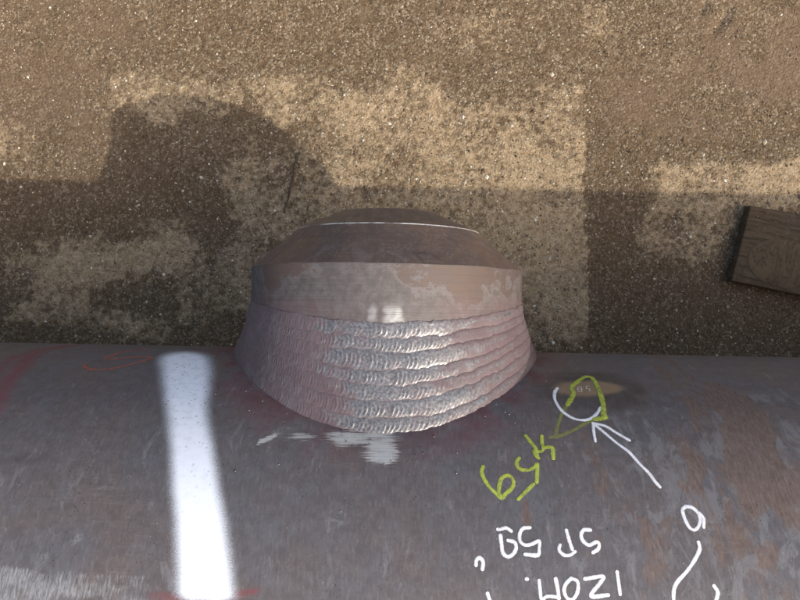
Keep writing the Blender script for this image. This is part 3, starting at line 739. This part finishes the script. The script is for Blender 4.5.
def ribbon(name, keys, mat, width, off=0.0006, dens=1.0, fade=None, closed_caps=True, label=None):
    V, Fc, D, U = [], [], [], []
    seed = 0
    for ki, key in enumerate(keys):
        for pts in STROKES[key]:
            seed += 1
            P = smooth_path(pts)
            tg = np.gradient(P, axis=0); tg /= np.maximum(np.linalg.norm(tg, axis=1, keepdims=True), 1e-9)
            L = np.concatenate([[0], np.cumsum(np.linalg.norm(np.diff(P, axis=0), axis=1))])
            w = width * 0.5 * (0.74 + 0.52 * fbm(L * 110, 0 * L + seed, 600 + seed, 3))
            # round caps
            a = np.linspace(PI / 2, 0.15, 5)
            cap0 = [(P[0] - tg[0] * w[0] * math.sin(x), tg[0], w[0] * math.cos(x)) for x in a]
            cap1 = [(P[-1] + tg[-1] * w[-1] * math.sin(x), tg[-1], w[-1] * math.cos(x)) for x in a[::-1]]
            st = cap0 + [(P[k], tg[k], w[k]) for k in range(len(P))] + cap1
            b0 = len(V); n = len(st)
            lift = off * 0.5 + 0.00006 * (seed % 5)
            for j, (p, t, ww) in enumerate(st):
                nrm = np.array([-t[1], t[0]])
                rag = 1 + 0.10 * math.sin(j * 1.7 + seed) * random.random()
                for kq, sd_ in enumerate((-1, -0.55, 0.55, 1)):
                    q = p + nrm * ww * sd_ * rag
                    V.append(surf(q[0], q[1], lift if abs(sd_) < 1 else lift * 0.6)); U.append((q[0], q[1], 0))
                    f = dens[ki] if isinstance(dens, (list, tuple)) else dens
                    if fade: f = f * (1 - fade * j / n)
                    D.append(f * (1.0 if abs(sd_) < 1 else 0.35))
            for j in range(n - 1):
                for kq in range(3):
                    a0 = b0 + j * 4 + kq
                    Fc.append((a0, a0 + 1, a0 + 5, a0 + 4))
    o = mesh_obj(name, np.array(V), np.array(Fc), mat, pipe, attrs=dict(dens=np.array(D), surf=np.array(U)))
    if label: o['label'] = label
    return o

W = 0.0043
ribbon('yellow_outline_fade', ['yf'], M['yellow'], 0.0052, 0.0003, 0.50, 0.45, label='faint yellow green marker lines')
ribbon('white_circle', ['circle'], M['white'], 0.0047, label='open white marker circle')
ribbon('yellow_outline', ['yb'], M['yellow'], 0.0072, 0.0009, label='yellow green marker outline')
ribbon('stamped_number', ['stamp'], M['stamp'], 0.0013, 0.0004, label='small pale stamped digits')
ribbon('white_arrow', ['arrow'], M['white'], 0.0043, label='white marker arrow')
for kk in ('y6', 'y5', 'yH'):
    ribbon('yellow_digit', [kk], M['yellow'], 0.0050)
for kk in ('59', 'SP', 'IZOM'):
    ribbon('white_writing', [kk], M['white'], W * 0.95)
for kk in ('comma', 'low', 'a', 'tail', 'arc'):
    ribbon('white_mark', [kk], M['white'], W)
ribbon('orange_scribble', ['orange'], M['orange'], 0.0050, 0.0004, label='thin orange crayon loop')

# ------------------------------------------------------------------ plank at the right edge
plank = bpy.data.objects.new('wooden_plank', None); C.objects.link(plank)
PA = RAD(-10.5)
plank.location = (0.885, 0.135, 0.0); plank.rotation_euler = (0, 0, PA)
tag(plank, 'weathered wooden plank end with large oval knot lying on the ground', 'plank')
def slab(outline, z0, z1, n_edge=14, seed=0, dome=0.0):
    """solid with a ragged, softly rounded rim from a closed outline"""
    P = []
    for a, b in zip(outline, outline[1:] + outline[:1]):
        a = np.array(a); b = np.array(b)
        for q in np.linspace(0, 1, n_edge, endpoint=False): P.append(a + (b - a) * q)
    P = np.array(P); n = len(P); cen = P.mean(0)
    nz = (vnoise(P[:, 0] * 90, P[:, 1] * 90, seed) - 0.5)[:, None] * 0.0022
    P = P + (P - cen) / np.linalg.norm(P - cen, axis=1, keepdims=True) * nz
    rings = [(0.0, z0), (0.0, z1 - 0.003), (-0.0012, z1 - 0.0008), (-0.0035, z1), (-0.02, z1 + dome)]
    V = []
    for inn, z in rings:
        dirv = (cen - P) / np.linalg.norm(cen - P, axis=1, keepdims=True)
        Q = P + dirv * (-inn)
        V += [(q[0], q[1], z) for q in Q]
    Fc = []
    for r in range(len(rings) - 1):
        for j in range(n):
            Fc.append((r * n + j, r * n + (j + 1) % n, (r + 1) * n + (j + 1) % n, (r + 1) * n + j))
    Fc.append(tuple(range((len(rings) - 1) * n, len(rings) * n)))
    Fc.append(tuple(range(n))[::-1])
    return V, Fc
V, Fc = slab([(-0.108, -0.098), (0.40, -0.098), (0.40, 0.098), (-0.100, 0.080)], 0.006, 0.030, 22, 3)
mesh_obj('board', V, Fc, M['wood'], plank, smooth=False)
ov = [(0.0 + 0.085 * math.cos(a), -0.036 + 0.056 * math.sin(a)) for a in np.linspace(0, 2 * PI, 26, endpoint=False)]
V, Fc = slab(ov, 0.0290, 0.0318, 2, 9, 0.0012)
kn = mesh_obj('knot', V, Fc, M['knot'], plank, smooth=True)

# ------------------------------------------------------------------ dry twig
def twig(name, pts, r0, r1, label):
    P = np.array(pts, float); V = []; Fc = []; n = 7
    ts = np.linspace(0, 1, 24); cum = np.linspace(0, 1, len(P))
    Q = np.stack([np.interp(ts, cum, P[:, k]) for k in range(3)], -1)
    Q[:, 0] += 0.0012 * np.sin(ts * 19)
    for j, q in enumerate(Q):
        r = (r0 + (r1 - r0) * ts[j]) * (1 + 0.18 * math.sin(j * 2.3))
        for k in range(n):
            a = 2 * PI * k / n
            V.append((q[0] + r * math.cos(a), q[1], q[2] + r * math.sin(a)))
    for j in range(len(Q) - 1):
        for k in range(n):
            Fc.append((j * n + k, j * n + (k + 1) % n, (j + 1) * n + (k + 1) % n, (j + 1) * n + k))
    Fc.append(tuple(range(n))); Fc.append(tuple(range((len(Q) - 1) * n, len(Q) * n))[::-1])
    k = NT('dark_twig_bark')
    k.bsdf(k.mix(k.ramp(k.noise(k.pos(), 180, 4, 0.7), 0.3, 0.7), (0.050, 0.035, 0.023), (0.105, 0.076, 0.052)), 0.9, spec=0.2)
    o = mesh_obj(name, V, Fc, k.m)
    return tag(o, label, 'twig')
gz = lambda x, y: float(ground_z(np.array([x]), np.array([y]))[0])
twig('twig', [(x, y, gz(x, y) + 0.002) for x, y in ((-0.2475, 0.338), (-0.254, 0.295), (-0.262, 0.250), (-0.275, 0.198))], 0.0026, 0.0018,
     'thin dark straight twig lying on the ground beside the branch')
